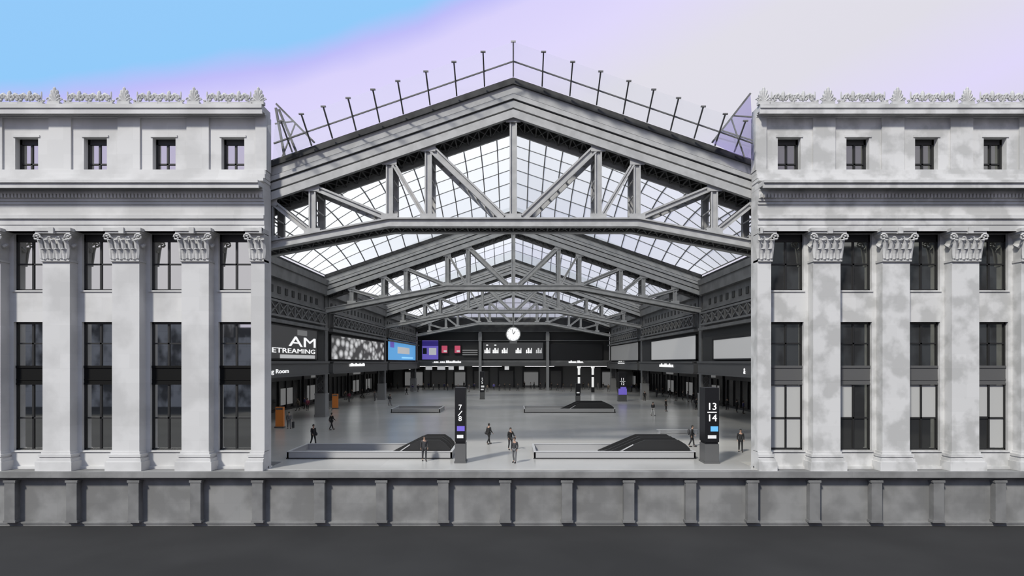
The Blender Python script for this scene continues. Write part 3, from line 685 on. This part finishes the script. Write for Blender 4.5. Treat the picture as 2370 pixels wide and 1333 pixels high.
for i, (a, b_) in enumerate(((946, 962), (985, 1000), (1012, 1030), (1038, 1050), (1062, 1074), (1168, 1178))):
    B = MB(); x = 0
    B.box(0, (b_ - a) / sE, -.08, .08, 0, .95)
    o = B.build('shop_sign', M['greylet']); o.location = (xe(a), YE + .2, E - 1.94); tag(o, 'small pale hanging shop sign ' + ['under the right end of the blue screen', 'under the violet screen', 'under the violet and red screens', 'between the two red screens', 'under the second red screen', 'below the clock, under the departure board'][i], 'sign', 'small pale signs under the end wall')

# end wall boards
def board(name, a, b_, t_, bt_, m_, label):
    r = empty(name, (xe((a + b_) / 2), YE - .25, ze(bt_)), label, 'screen'); W = (b_ - a) / sE / 2; H = ze(t_) - ze(bt_)
    B = MB(); B.box(-W, W, -.05, .3, 0, .12); B.box(-W, W, -.05, .3, H - .12, H); B.box(-W, -W + .15, -.05, .3, 0, H); B.box(W - .15, W, -.05, .3, 0, H); B.build('frame', M['black'], r)
    MB().box(-W + .1, W - .1, 0, .2, .1, H - .1).build('display', m_, r); return r, W, H
r, W, H = board('departure_board', 1117, 1258, 792, 832, M['screen'], 'wide dark departure board with white entries under the round clock')
for i, px in enumerate((1128, 1147, 1168, 1200, 1224, 1247)):
    e = MB(); cx = xe(px) - r.location.x; e.box(cx - .75, cx + .75, -.04, 0, H * .40, H * .44)
    for q, (a_, b_) in enumerate(((-.7, -.45), (-.3, .1), (.25, .45), (.55, .72))): e.box(cx + a_, cx + b_, -.06, 0, H * .36, H * (.66 if q % 2 else .56))
    if i in (0, 1): e.box(cx - .3, cx + .2, -.04, 0, H * .80, H * .86)
    e.build('entry', M['white'] if i < 5 else M['greylet'], r)
r, W, H = board('departure_board', 1273, 1394, 796, 833, M['black'], 'large black empty board right of the departure board')
r, W, H = board('information_screen', 976, 1016, 787, 833, M['purple'], 'violet information screen on the end wall, beside the blue wall screen')
MB().box(-W, W, -.04, 0, H * .7, H * .95).build('header', M['navy'], r); MB().box(-W + .3, -W * .4, -.04, 0, H * .3, H * .6).build('picture', M['black'], r); MB().box(-.3, W * .7, -.04, 0, H * .25, H * .6).build('picture', M['ltblue'], r).data.materials[0] = M['greylet']
for a in (1028, 1058):
    r, W, H = board('information_screen', a - 7, a + 9, 799, 818, M['red'], 'small red information screen, ' + ('touching the violet screen' if a == 1028 else 'between the violet screen and slim column'))
    MB().box(-.2, W - .3, -.04, 0, .35, .8).build('entry', M['greylet'], r)
B = MB()
for q in (0, 1, 2): B.box(-1.9, 1.9, -.05, .05, q * .55, q * .55 + .25)
o = B.build('information_screen', M['frost2']); o.location = (xe(1088), YE - .2, ze(822)); tag(o, 'dim grey list screen between red screens and slim column', 'screen')

# clock
zc = E + 65 / 12.4; yc = TY[2] + .9
r = empty('station_clock', (0, yc, zc), 'round white station clock hanging on a rod from the third truss', 'clock')
def disc(rad, y0, y1, n=40):
    B = MB(); B.extr([(rad * math.cos(2 * math.pi * i / n), rad * math.sin(2 * math.pi * i / n)) for i in range(n)], y0, y1); return B
disc(1.22, -.12, .12).build('dial', M['lit'], r).data.materials[0] = mat('lit_dial', (0.78, 0.78, 0.78), 0.5, emit=0.75)
B = MB(); B.tube([(1.3 * math.cos(2 * math.pi * i / 40), 0, 1.3 * math.sin(2 * math.pi * i / 40)) for i in range(41)], .1, 8); B.build('rim', M['steel'], r)
B = MB(); B.bar((0, -.15, 0), (.35, -.15, .55), .12, .04); B.build('hour_hand', M['column'], r)
B = MB(); B.bar((0, -.17, 0), (-.25, -.17, .95), .08, .04); B.build('minute_hand', M['column'], r)
B = MB()
for i in range(12): a = i * math.pi / 6; B.bar((.98 * math.sin(a), -.14, .98 * math.cos(a)), (1.12 * math.sin(a), -.14, 1.12 * math.cos(a)), .07, .03)
B.build('hour_marks', M['column'], r)
B = MB(); B.box(-.09, .09, -.09, .09, 1.3, zbot(0, 0) - zc); B.box(-.7, .7, -.3, .3, -1.75, -1.25); B.build('hanger', M['column'], r)

# ------------------------------------------------------------------ pylons
def pylon(px, base, wd, dp, ht, label, nums=None, disp='navy', dw=.5):
    d = E * F / (base - 838); s_ = F / d
    r = empty('wayfinding_pylon', ((px - 1188) / s_, d - DIST + dp / 2, 0), label, 'pylon', 'black wayfinding pylons'); h2 = wd / 2
    B = MB(); B.box(-h2, h2, -dp / 2, dp / 2, 1.5, ht); B.box(-h2 * .9, h2 * .9, -dp * .45, dp * .45, 1.3, 1.5); B.build('body', M['black'], r)
    B = MB(); B.box(-h2, h2, -dp / 2, dp / 2, .1, 1.35); B.box(-h2 - .05, h2 + .05, -dp / 2 - .05, dp / 2 + .05, 0, .12); B.build('plinth', M['fascia'] if ht < 9 else M['wellin'], r)
    f_ = -dp / 2 - .02
    MB().box(-h2 * dw, h2 * .85, f_ - .01, f_ + .03, 2.25, 2.6).build('display', M[disp], r)
    MB().box(-h2 * .6, h2 * .6, f_ - .01, f_ + .03, 1.75, 1.98).build('display', M['greylet'], r)
    if nums:
        a, b_, sz = nums
        text('number', a, sz, M['white'], r, (0, f_, 3.75), (1, 0, 0), (0, 0, 1), align='CENTER'); text('number', b_, sz, M['white'], r, (0, f_, 2.95), (1, 0, 0), (0, 0, 1), align='CENTER')
        B = MB()
        if sz > .4: B.box(-h2 * .65, h2 * .65, f_, f_ + .03, 3.55, 3.6)
        else: B.bar((-.14, f_, 3.32), (.14, f_, 3.66), .05, .03)
        B.build('divider', M['white'], r)
    return r
pylon(1065, 1072, .74, 1.1, 5.28, 'tall black pylon numbered 7/8 with small violet display, between the two near escalator wells', ('7', '8', .36), 'purple', .6)
pylon(1648, 1073, .98, 1.3, 5.28, 'broad black pylon numbered 13 and 14 with small blue display', ('13', '14', .5), 'blue', .2)
pylon(1116, 924, .9, 1.0, 5.3, 'distant narrow black pylon left of the hall axis', ('5', '6', .36), 'greylet')
pylon(1441, 929, 1.5, 1.2, 5.3, 'distant black pylon with a violet lower display, right side', ('11', '12', .5), 'purple')
for ob in list(bpy.data.objects):
    if ob.name.startswith('wayfinding_pylon') and '11' not in ob.name and ob.get('label', '').startswith('distant black'):
        B = MB(); B.box(-.75, .75, -.66, -.6, 1.2, 2.3); B.build('display', M['purple'], ob)
pylon(1338, 934, .8, .9, 3.4, 'low black pylon beside the far right escalator well', None, 'black')

# ------------------------------------------------------------------ escalator wells
def well(x0, x1, y0, y1, label, esc=None):
    r = empty('escalator_well', ((x0 + x1) / 2, (y0 + y1) / 2, 0), label, 'escalator well'); W, D_ = (x1 - x0) / 2, (y1 - y0) / 2; h = .5
    B = MB(); B.box(-W, W, -D_, -D_ + .12, 0, h); B.box(-W, W, D_ - .12, D_, 0, h); B.box(-W, -W + .12, -D_, D_, 0, h); B.box(W - .12, W, -D_, D_, 0, h); B.build('parapet', M['wellin'], r)
    B = MB(); B.box(-W - .03, W + .03, -D_ - .04, -D_ + .15, h, h + .05); B.box(-W - .03, W + .03, D_ - .15, D_ + .04, h, h + .05); B.box(-W - .03, -W + .15, -D_ + .15, D_ - .15, h, h + .05); B.box(W - .15, W + .03, -D_ + .15, D_ - .15, h, h + .05)
    B.build('coping', M['rail'], r)
    MB().box(-W + .12, W - .12, -D_ + .12, D_ - .12, 0.01, .06).build('landing', M['wellin'], r)
    MB().box(-W - .05, W + .05, -D_ - .02, -D_, 0, .08).build('kickplate', M['black'], r)
    if esc:
        a, b_, c, d = [v - (x0 + x1) / 2 for v in esc]; hh = 1.33
        e = MB(); prof = [(a, .06), (b_, hh - .12), (b_ + .35 * (1 if b_ > a else -1), hh), (c, hh), (c + (d - c) * .6, hh - .3), (d, .7), (d, .06)]
        for y in (-D_ + .35, -.55, .45, D_ - .45): e.extr(prof, y, y + .12)
        es = e.build('escalator', M['escal'], r)
        e = MB(); n = 10
        for q in range(n):
            u0, u1 = b_ + (d - b_) * q / n, b_ + (d - b_) * (q + 1) / n
            for y in (-D_ + .5, .6): e.box(u0, u1, y, y + 1.1, .06, .35)
        for q in range(n):
            u0, u1 = a + (b_ - a) * q / n, a + (b_ - a) * (q + 1) / n
            for y in (-D_ + .5, .6): e.box(u0, u1, y, y + 1.1, .06, .08 + .9 * q / n * .3)
        e.build('steps', M['escal2'], es)
        e = MB(); p0 = Vector((a + .9 * (1 if b_ > a else -1), 0, .35)); p1 = Vector((b_, 0, hh - .05)); p1 = p0.lerp(p1, .7)
        e.bar(p0 + Vector((0, -D_ + .33, 0)), p1 + Vector((0, -D_ + .33, 0)), .07, .06); e.build('handrail', M['rail'], es)
    return r
K = E * F
def xat(px, d): return (px - 1188) * d / F
dn = K / (1062 - 838); db = dn + 4.6
well(xat(664, dn), xat(1046, dn), dn - DIST, db - DIST, 'near escalator well with pale low parapet, left of pylon 7/8', [xat(888, dn), xat(965, dn + 1), xat(1020, dn + 1), xat(1040, dn)])
well(xat(1236, dn), xat(1610, dn), dn - DIST, db - DIST, 'near escalator well with pale low parapet and big dark escalator, beside pylon 13 and 14', [xat(1400, dn), xat(1478, dn + 1), xat(1566, dn + 1), xat(1600, dn)])
dn2 = K / (955 - 838)
well(xat(905, dn2), xat(1018, dn2), dn2 - DIST, dn2 + 6 - DIST, 'far escalator well with thin white edge, left half of the hall')
well(xat(1213, dn2), xat(1424, dn2), dn2 - DIST, dn2 + 6 - DIST, 'far escalator well with dark escalators, right half of the hall', [xat(1300, dn2), xat(1340, dn2), xat(1405, dn2), xat(1422, dn2)])
d3 = K / (1004 - 838)
B = MB(); B.box(0, 4.0, 0, .5, .34, .42); B.box(.1, .3, .05, .45, 0, .34); B.box(3.7, 3.9, .05, .45, 0, .34)
o = B.build('bench', M['rail']); o.location = (xat(1522, d3), d3 - DIST, 0); tag(o, 'low pale bench standing behind the near right escalator well', 'bench')

# ------------------------------------------------------------------ shopfronts in the aisles
ORD = ['first', 'second', 'third', 'fourth', 'fifth', 'sixth', 'seventh', 'eighth', 'ninth']; ei = iter(ORD)
for s_, nm in ((-1, 'left'), (1, 'right')):
    X0 = s_ * 33.9
    for k in range(9):
        y0 = 18 + k * 14; r = empty('shopfront', (X0, y0 + 6, 0), f'dark glazed shopfront in the {nm} aisle, {ORD[k]} counted from the street end', 'shopfront', f'shopfronts of the {nm} aisle')
        B = MB()
        for q in range(5): B.box(0, -s_ * .3, -6 + q * 3 - .12, -6 + q * 3 + .12, 0, 4.6)
        B.box(0, -s_ * .4, -6.4, 6.4, 4.3, 5.2); B.box(0, -s_ * .3, -6.4, 6.4, 0, .3); B.build('frame', M['black'], r)
        MB().box(0, -s_ * .1, -6, 6, .3, 4.3).build('glazing', M['shop'], r)
        if (k * 7 + (s_ + 1)) % 4 != 0: MB().box(-s_ * .12, -s_ * .2, -4 + k % 3, 1 + k % 3, .8, 3.2).build('lit_display', M['frost2'], r)
        if k % 2: MB().box(-s_ * .42, -s_ * .5, -3, 3, 4.5, 5.0).build('sign', M['frost2'], r)
for x, wv, mm in ((-28, 5, 'frost2'), (-21, 4, 'shopgrey'), (-15, 3, 'frost2'), (-9, 4, 'shopgrey'), (-2, 4, 'shopgrey'), (5, 4, 'frost2'), (12, 3, 'shopgrey'), (27, 4, 'frost2')):
    r = empty('shopfront', (x, YE + 19.4, 0), f'shop bay with glazed opening beneath the end wall, {next(ei)} counted from the left', 'shopfront', 'shop bays under the end wall')
    B = MB(); B.box(-wv / 2 - .4, -wv / 2, -.3, 0, 0, 5.6); B.box(wv / 2, wv / 2 + .4, -.3, 0, 0, 5.6); B.box(-wv / 2, wv / 2, -.3, 0, 4.6, 5.6); B.build('frame', M['black'], r)
    MB().box(-wv / 2, wv / 2, -.1, 0, .5, 4.2).build('glazing', M[mm], r)
for px, nm in ((1340, 'taller left one'), (1372, 'right one')):
    d = 150.0; B = MB(); B.box(-.35, .35, -.35, .35, 0, 1.2); r = empty('light_column', (xat(px, d), d - DIST, 0), 'slim glowing white light column at the back right, ' + nm, 'lamp', 'glowing light columns')
    B.build('foot', M['black'], r); B = MB(); B.tube([(0, 0, 1.2), (0, 0, 3.6)], .28, 10); B.tube([(0, 0, 4.1), (0, 0, 5.6)], .28, 10); B.ball((0, 0, 5.8), .45, .45, .3); B.build('tube', M['lit'], r)
    B = MB(); B.tube([(0, 0, 3.6), (0, 0, 4.1)], .3, 10); B.build('collar', M['black'], r)
for px, fy, nm in ((648, 990, 'nearer, beside the left stone wing'), (776, 946, 'farther, by the first left column')):
    d = K / (fy - 838); r = empty('vending_totem', (xat(px, d), d - DIST, 0), 'upright orange panel totem on the hall floor, ' + nm, 'totem', 'orange totems')
    B = MB(); B.box(-.42, .42, -.2, .2, .15, 2.25); B.build('panel', M['orange'], r); B = MB(); B.box(-.5, .5, -.3, .3, 0, .15); B.box(-.36, .36, -.22, -.2, 1.95, 2.15); B.build('foot', M['column'], r)
dk = K / (938 - 838); r = empty('kiosk', (xat(661, dk), dk - DIST, 0), 'black box kiosk behind the nearer orange totem', 'kiosk')
B = MB(); B.box(-1.4, 1.4, -.8, .8, 0, 1.1); B.box(-1.3, -1.15, -.7, -.6, 1.1, 2.7); B.box(1.15, 1.3, -.7, -.6, 1.1, 2.7); B.box(-1.5, 1.5, -.9, .9, 2.7, 3.1); B.box(-1.3, 1.3, .5, .7, 1.1, 2.7); B.build('stand', M['black'], r)
MB().box(-.9, .9, .44, .5, 1.5, 2.3).build('display', M['frost2'], r)


# ------------------------------------------------------------------ people
def skinned(verts, edges, rads, root=0, sub=1):
    me = bpy.data.meshes.new('t'); me.from_pydata(verts, edges, []); ob = bpy.data.objects.new('t', me); C.objects.link(ob)
    ob.modifiers.new('s', 'SKIN')
    for i, q in enumerate(me.skin_vertices[0].data):
        q.radius = rads[i] if isinstance(rads[i], tuple) else (rads[i], rads[i]); q.use_root = (i == root)
    md = ob.modifiers.new('u', 'SUBSURF'); md.levels = md.render_levels = sub
    out = bpy.data.meshes.new_from_object(ob.evaluated_get(bpy.context.evaluated_depsgraph_get()))
    bpy.data.objects.remove(ob)
    for p in out.polygons: p.use_smooth = True
    return out


def body_variant(stride, arm, lean=0.0, bend=0.15, bag=None, coat=False):
    """figure faces -Y; stride: foot offset, arm: (left fwd, right fwd, lift)"""
    jl = lambda s_, f_: [(s_ * .10, lean * 0, .93), (s_ * .11, -f_ * .45 - bend * .25, .50), (s_ * .11, -f_ + (.0 if f_ >= 0 else .05), .08 if f_ >= 0 else .13), (s_ * .12, -f_ - .15, .04)]
    sp_ = [(0, 0, .96), (0, -lean * .4, 1.18), (0, -lean * .8, 1.40), (0, -lean, 1.52), (0, -lean - .03, 1.62), (0, -lean - .02, 1.76)]
    ar = lambda s_, a_: [(s_ * .19, -lean * .8, 1.42), (s_ * .24, -lean * .7 - a_ * .3 + .03, 1.15), (s_ * (.24 if a_ < .5 else .16), -lean * .6 - a_ * .9 - .05, .93 + max(0, a_) * .35), (s_ * (.235 if a_ < .5 else .14), -lean * .6 - a_ * 1.0 - .08, .85 + max(0, a_) * .42)]
    Lg, Rg, La, Ra = jl(1, stride), jl(-1, -stride), ar(1, arm[0]), ar(-1, arm[1])
    V = sp_ + Lg + Rg + La + Ra
    E_ = [(i, i + 1) for i in range(5)] + [(0, 6), (6, 7), (7, 8), (8, 9), (0, 10), (10, 11), (11, 12), (12, 13), (2, 14), (14, 15), (15, 16), (16, 17), (2, 18), (18, 19), (19, 20), (20, 21)]
    R = [(.13, .10), (.12, .09), (.14, .10), .05, (.075, .09), (.065, .08)] + [.085, .055, .035, .03] * 2 + [.05, .038, .026, .03] * 2
    body = skinned(V, E_, R)
    # fingers, thumb, nose and ears joined into the body mesh
    X = MB(); X.smooth = True
    for A in (La, Ra):
        h = Vector(A[3]); d = (Vector(A[3]) - Vector(A[2])).normalized(); sd_ = 1 if A is La else -1
        for q, ln in ((-1.5, .055), (-.5, .07), (.5, .065), (1.5, .05)):
            p = h + Vector((0, q * .018, 0)) + d * .015; X.tube([p, p + d * ln * .6, p + d * ln + Vector((-sd_ * .012, 0, 0))], [.010, .009, .006], 5)
        p = h - d * .02; X.tube([p, p + Vector((-sd_ * .01, -.04, 0)) + d * .02, p + Vector((-sd_ * .012, -.05, 0)) + d * .045], [.011, .010, .007], 5)
    hy = -lean - .03
    X.tube([(0, hy - .085, 1.68), (0, hy - .112, 1.65), (0, hy - .09, 1.635)], [.008, .016, .008], 5)
    X.ball((.078, hy + .01, 1.66), .012, .02, .03, 6, 4); X.ball((-.078, hy + .01, 1.66), .012, .02, .03, 6, 4)
    off = len(body.vertices); vs = [tuple(v_.co) for v_ in body.vertices] + X.v; fs = [tuple(p.vertices) for p in body.polygons] + [tuple(i + off for i in f) for f in X.f]
    bm_ = bpy.data.meshes.new('person'); bm_.from_pydata(vs, [], fs)
    for p in bm_.polygons: p.use_smooth = True
    JV = [(0, 0, .80 if coat else .90)] + sp_[:3] + [(0, -lean * .95, 1.47)] + La[:3] + Ra[:3]
    JE = [(0, 1), (1, 2), (2, 3), (3, 4), (3, 5), (5, 6), (6, 7), (3, 8), (8, 9), (9, 10)]
    jk = skinned(JV, JE, [(.20, .15) if coat else (.17, .13), (.165, .13), (.15, .12), (.165, .125), .07, .075, .058, .042, .075, .058, .042], 1)
    TV = [(0, 0, .98)] + Lg[:3] + Rg[:3]
    tz = skinned(TV, [(0, 1), (1, 2), (2, 3), (0, 4), (4, 5), (5, 6)], [(.14, .12), .105, .072, .055, .105, .072, .055], 0)
    H = MB(); H.smooth = True; H.ball((0, hy + .035, 1.70), .088, .10, .10, 12, 8); H.ball((0, hy + .055, 1.66), .08, .075, .09, 12, 8); hair = H.mesh('hair', M['hair'])
    Sh = MB(); Sh.smooth = True
    for G in (Lg, Rg): Sh.ball((G[3][0], G[3][1] + .05, G[3][2] + .01), .05, .14, .05, 10, 6)
    shoes = Sh.mesh('shoes', M['c_black'])
    extra = []
    if bag == 'backpack': Q = MB(); Q.smooth = True; Q.ball((0, .24, 1.22), .16, .12, .25, 10, 8); extra.append(('backpack', Q))
    if bag == 'shoulder': Q = MB(); Q.smooth = True; Q.ball((.30, .02, .95), .09, .17, .15, 10, 8); Q.tube([(.30, 0, 1.05), (.2, -.02, 1.45)], .02, 5); extra.append(('bag', Q))
    if bag == 'case':
        Q = MB(); Q.box(.30, .55, .15, .55, .08, .68); Q.tube([(.42, .35, .68), (.36, .2, .95)], .012, 5); Q.ball((.34, .2, .04), .04, .04, .04, 8, 4); Q.ball((.5, .5, .04), .04, .04, .04, 8, 4); extra.append(('suitcase', Q))
    return dict(body=bm_, jacket=jk, trousers=tz, hair=hair, shoes=shoes, extra=[(n_, q.mesh(n_, M['c_char'])) for n_, q in extra])


VAR = dict(stand=body_variant(.04, (.05, .05)), walk=body_variant(.30, (-.2, .25), .04), phone=body_variant(.05, (.55, .1), .05), coat=body_variant(.10, (.05, -.05), .02, coat=True),
           pack=body_variant(.18, (.15, -.1), .05, bag='backpack'), bag=body_variant(.22, (-.12, .18), .03, bag='shoulder'), case=body_variant(.2, (.1, -.15), .03, bag='case'))
cache = {}
def dressed(v, part, mm):
    k = (v, part, mm)
    if k not in cache:
        q = VAR[v][part].copy(); q.materials.clear(); q.materials.append(M[mm]); cache[k] = q
    return cache[k]


def person(px, fy, v, jc, tc_, label, rz=0.0, h=1.82, group=None):
    d = K / (fy - 838); o = bpy.data.objects.new('person', dressed(v, 'body', 'skin')); C.objects.link(o)
    o.location = (xat(px, d), d - DIST, 0); o.rotation_euler = (0, 0, rz); s_ = h / 1.80; o.scale = (s_, s_, s_)
    place('jacket' if v != 'coat' else 'coat', dressed(v, 'jacket', jc), o); place('trousers', dressed(v, 'trousers', tc_), o)
    place('hair', VAR[v]['hair'], o); place('shoes', VAR[v]['shoes'], o)
    for n_, q in VAR[v]['extra']: place(n_, q, o)
    return tag(o, label, 'person', group)


PI = math.pi
NEAR = [(725, 1031, 'bag', 'c_black', 'c_black', 'person in black with shoulder bag walking behind the near left escalator well', .9),
        (767, 995, 'walk', 'c_black', 'c_black', 'person in black walking farther left, in front of the farther orange totem', 2.5),
        (1131, 1028, 'bag', 'c_black', 'c_black', 'person in black with bag striding just right of pylon 7/8', 2.3),
        (1181, 1041, 'phone', 'c_black', 'c_char', 'person in black at hall centre, half hidden by a taller-looking companion', .5),
        (1191, 1071, 'coat', 'c_char', 'c_grey', 'person in charcoal coat and grey trousers nearest the ledge at hall centre', -.4),
        (982, 1067, 'coat', 'c_char', 'c_char', 'person in dark long coat beside the near left escalator', .2),
        (1601, 1034, 'pack', 'c_black', 'c_black', 'person in black with backpack left of pylon 13 and 14', 1.2),
        (1714, 1046, 'coat', 'c_black', 'c_black', 'person in black coat right of pylon 13 and 14, beside the stone wing', -.3),
        (1611, 948, 'pack', 'c_black', 'c_black', 'stooping person in black with backpack behind pylon 13 and 14', 1.6),
        (1511, 962, 'walk', 'c_char', 'c_white', 'person in dark top and white trousers, right side of the hall', .2),
        (1541, 952, 'stand', 'c_black', 'c_char', 'person in black next to the one in white trousers', 1.0),
        (1492, 928, 'coat', 'c_black', 'c_black', 'person in black coat between the violet pylon and the white-trousered one', 0),
        (941, 914, 'bag', 'c_black', 'c_black', 'person in black walking in front of the far left shops', 2.0),
        (902, 938, 'pack', 'c_char', 'c_grey', 'person in charcoal with backpack left of the far left well', 1.2),
        (669, 992, 'case', 'c_grey', 'c_grey', 'person in grey with a suitcase next to the nearer orange totem', .4),
        (712, 950, 'stand', 'c_pink', 'c_char', 'person in a pink top between the two orange totems', 0),
        (808, 930, 'stand', 'c_pink', 'c_grey', 'person in a pink top right of the farther orange totem', 0),
        (1143, 903, 'stand', 'c_blue', 'c_black', 'person in a violet-blue top beside the distant narrow pylon', 0),
        (1698, 940, 'coat', 'c_black', 'c_black', 'person in black coat by the right aisle shopfronts', 0),
        (1690, 920, 'stand', 'c_white', 'c_black', 'person in a white top in the right aisle behind pylon 13 and 14', 0)]
for a in NEAR: person(*a[:6], rz=a[6])
cl = {'c_black': 'black', 'c_char': 'charcoal', 'c_grey': 'grey', 'c_white': 'white', 'c_tan': 'tan', 'c_navy': 'navy'}
rnd = random.Random(3)
far = [690, 705, 735, 800, 815, 838, 852, 868, 905, 920, 955, 968, 980, 992, 1003, 1016, 1028, 1036, 1048, 1060, 1074, 1086, 1098, 1128, 1156, 1168, 1180, 1199, 1214, 1228, 1236, 1250, 1262, 1276, 1290, 1303, 1322, 1350, 1362,
       1384, 1396, 1408, 1420, 1462, 1472, 1484, 1499, 1520, 1533, 1550, 1565, 1580, 1592, 1604, 1683, 1705, 1720]
ZN = [(730, 'deep in the left aisle'), (830, 'left, under the AM and crowd screens'), (895, 'left of the blue screen'), (962, 'under the blue wall screen'),
      (1000, 'under the violet screen'), (1034, 'under the red screens'), (1100, 'left of the slim left column'), (1160, 'under the departure board start'), (1205, 'below the clock'),
      (1258, 'under the departure board end'), (1325, 'under the large black board'), (1400, 'near the glowing light columns'), (1460, 'by the distant violet pylon'), (1510, 'at the back right column'),
      (1560, 'under the long right wall window'), (1620, 'left of pylon 13 and 14'), (1800, 'deep in the right aisle')]
VW = dict(stand='standing', walk='striding', coat='in long cut', pack='carrying a backpack', bag='with a shoulder bag', phone='with one arm raised')
used = {}
for i, px in enumerate(far):
    fy = rnd.uniform(898, 908) if 900 < px < 1500 else rnd.uniform(902, 930)
    zn = next(z_ for lim, z_ in ZN if px < lim); tries = 0
    fy = max(fy, 838 + .225 * abs(px - 1188))
    while True:
        jc = rnd.choice(['c_black'] * 4 + ['c_char', 'c_char', 'c_grey', 'c_white', 'c_tan', 'c_navy']); v = rnd.choice(list(VW)); tries += 1
        if (jc, v, zn) not in used: break
    used[(jc, v, zn)] = 1
    person(px, fy, v, jc, rnd.choice(['c_black', 'c_char', 'c_char', 'c_grey']), f'distant person in {cl[jc]} {VW[v]}, {zn}', rnd.uniform(0, 6), 1.85, 'distant crowd in the hall')

# ------------------------------------------------------------------ city across the street, behind the viewer (seen only in the panes)
def block(x0, x1, y, h, label, bw, mm):
    o = MB().box(x0, x1, y - 20, y, -3.66, h).box(x0 + 2, x1 - 2, y - 18, y - 2, h, h + 2.5).build('city_building', mm); tag(o, label, 'building'); return o
cm = noisy('city_front', (0.05, 0.05, 0.05), (0.34, 0.34, 0.34), .22, .8, .42, .55, stretch=(1, 1, .6), brick=(3.2, 3.6, .2, (0, 2)))
block(30, 62, -95, 46, 'tall city building across the street mirrored in the right wing windows', 1, cm)
block(66, 120, -95, 30, 'lower city building across the street, beside the tall one', 1, cm)
block(-70, -36, -110, 13, 'low city building across the street mirrored in the left wing windows', 1, cm)
block(-120, -74, -110, 21, 'middle-height city building across the street, beyond the low one', 1, cm)
block(-32, 26, -120, 8, 'wide single-storey building across the street opposite the hall', 1, cm)
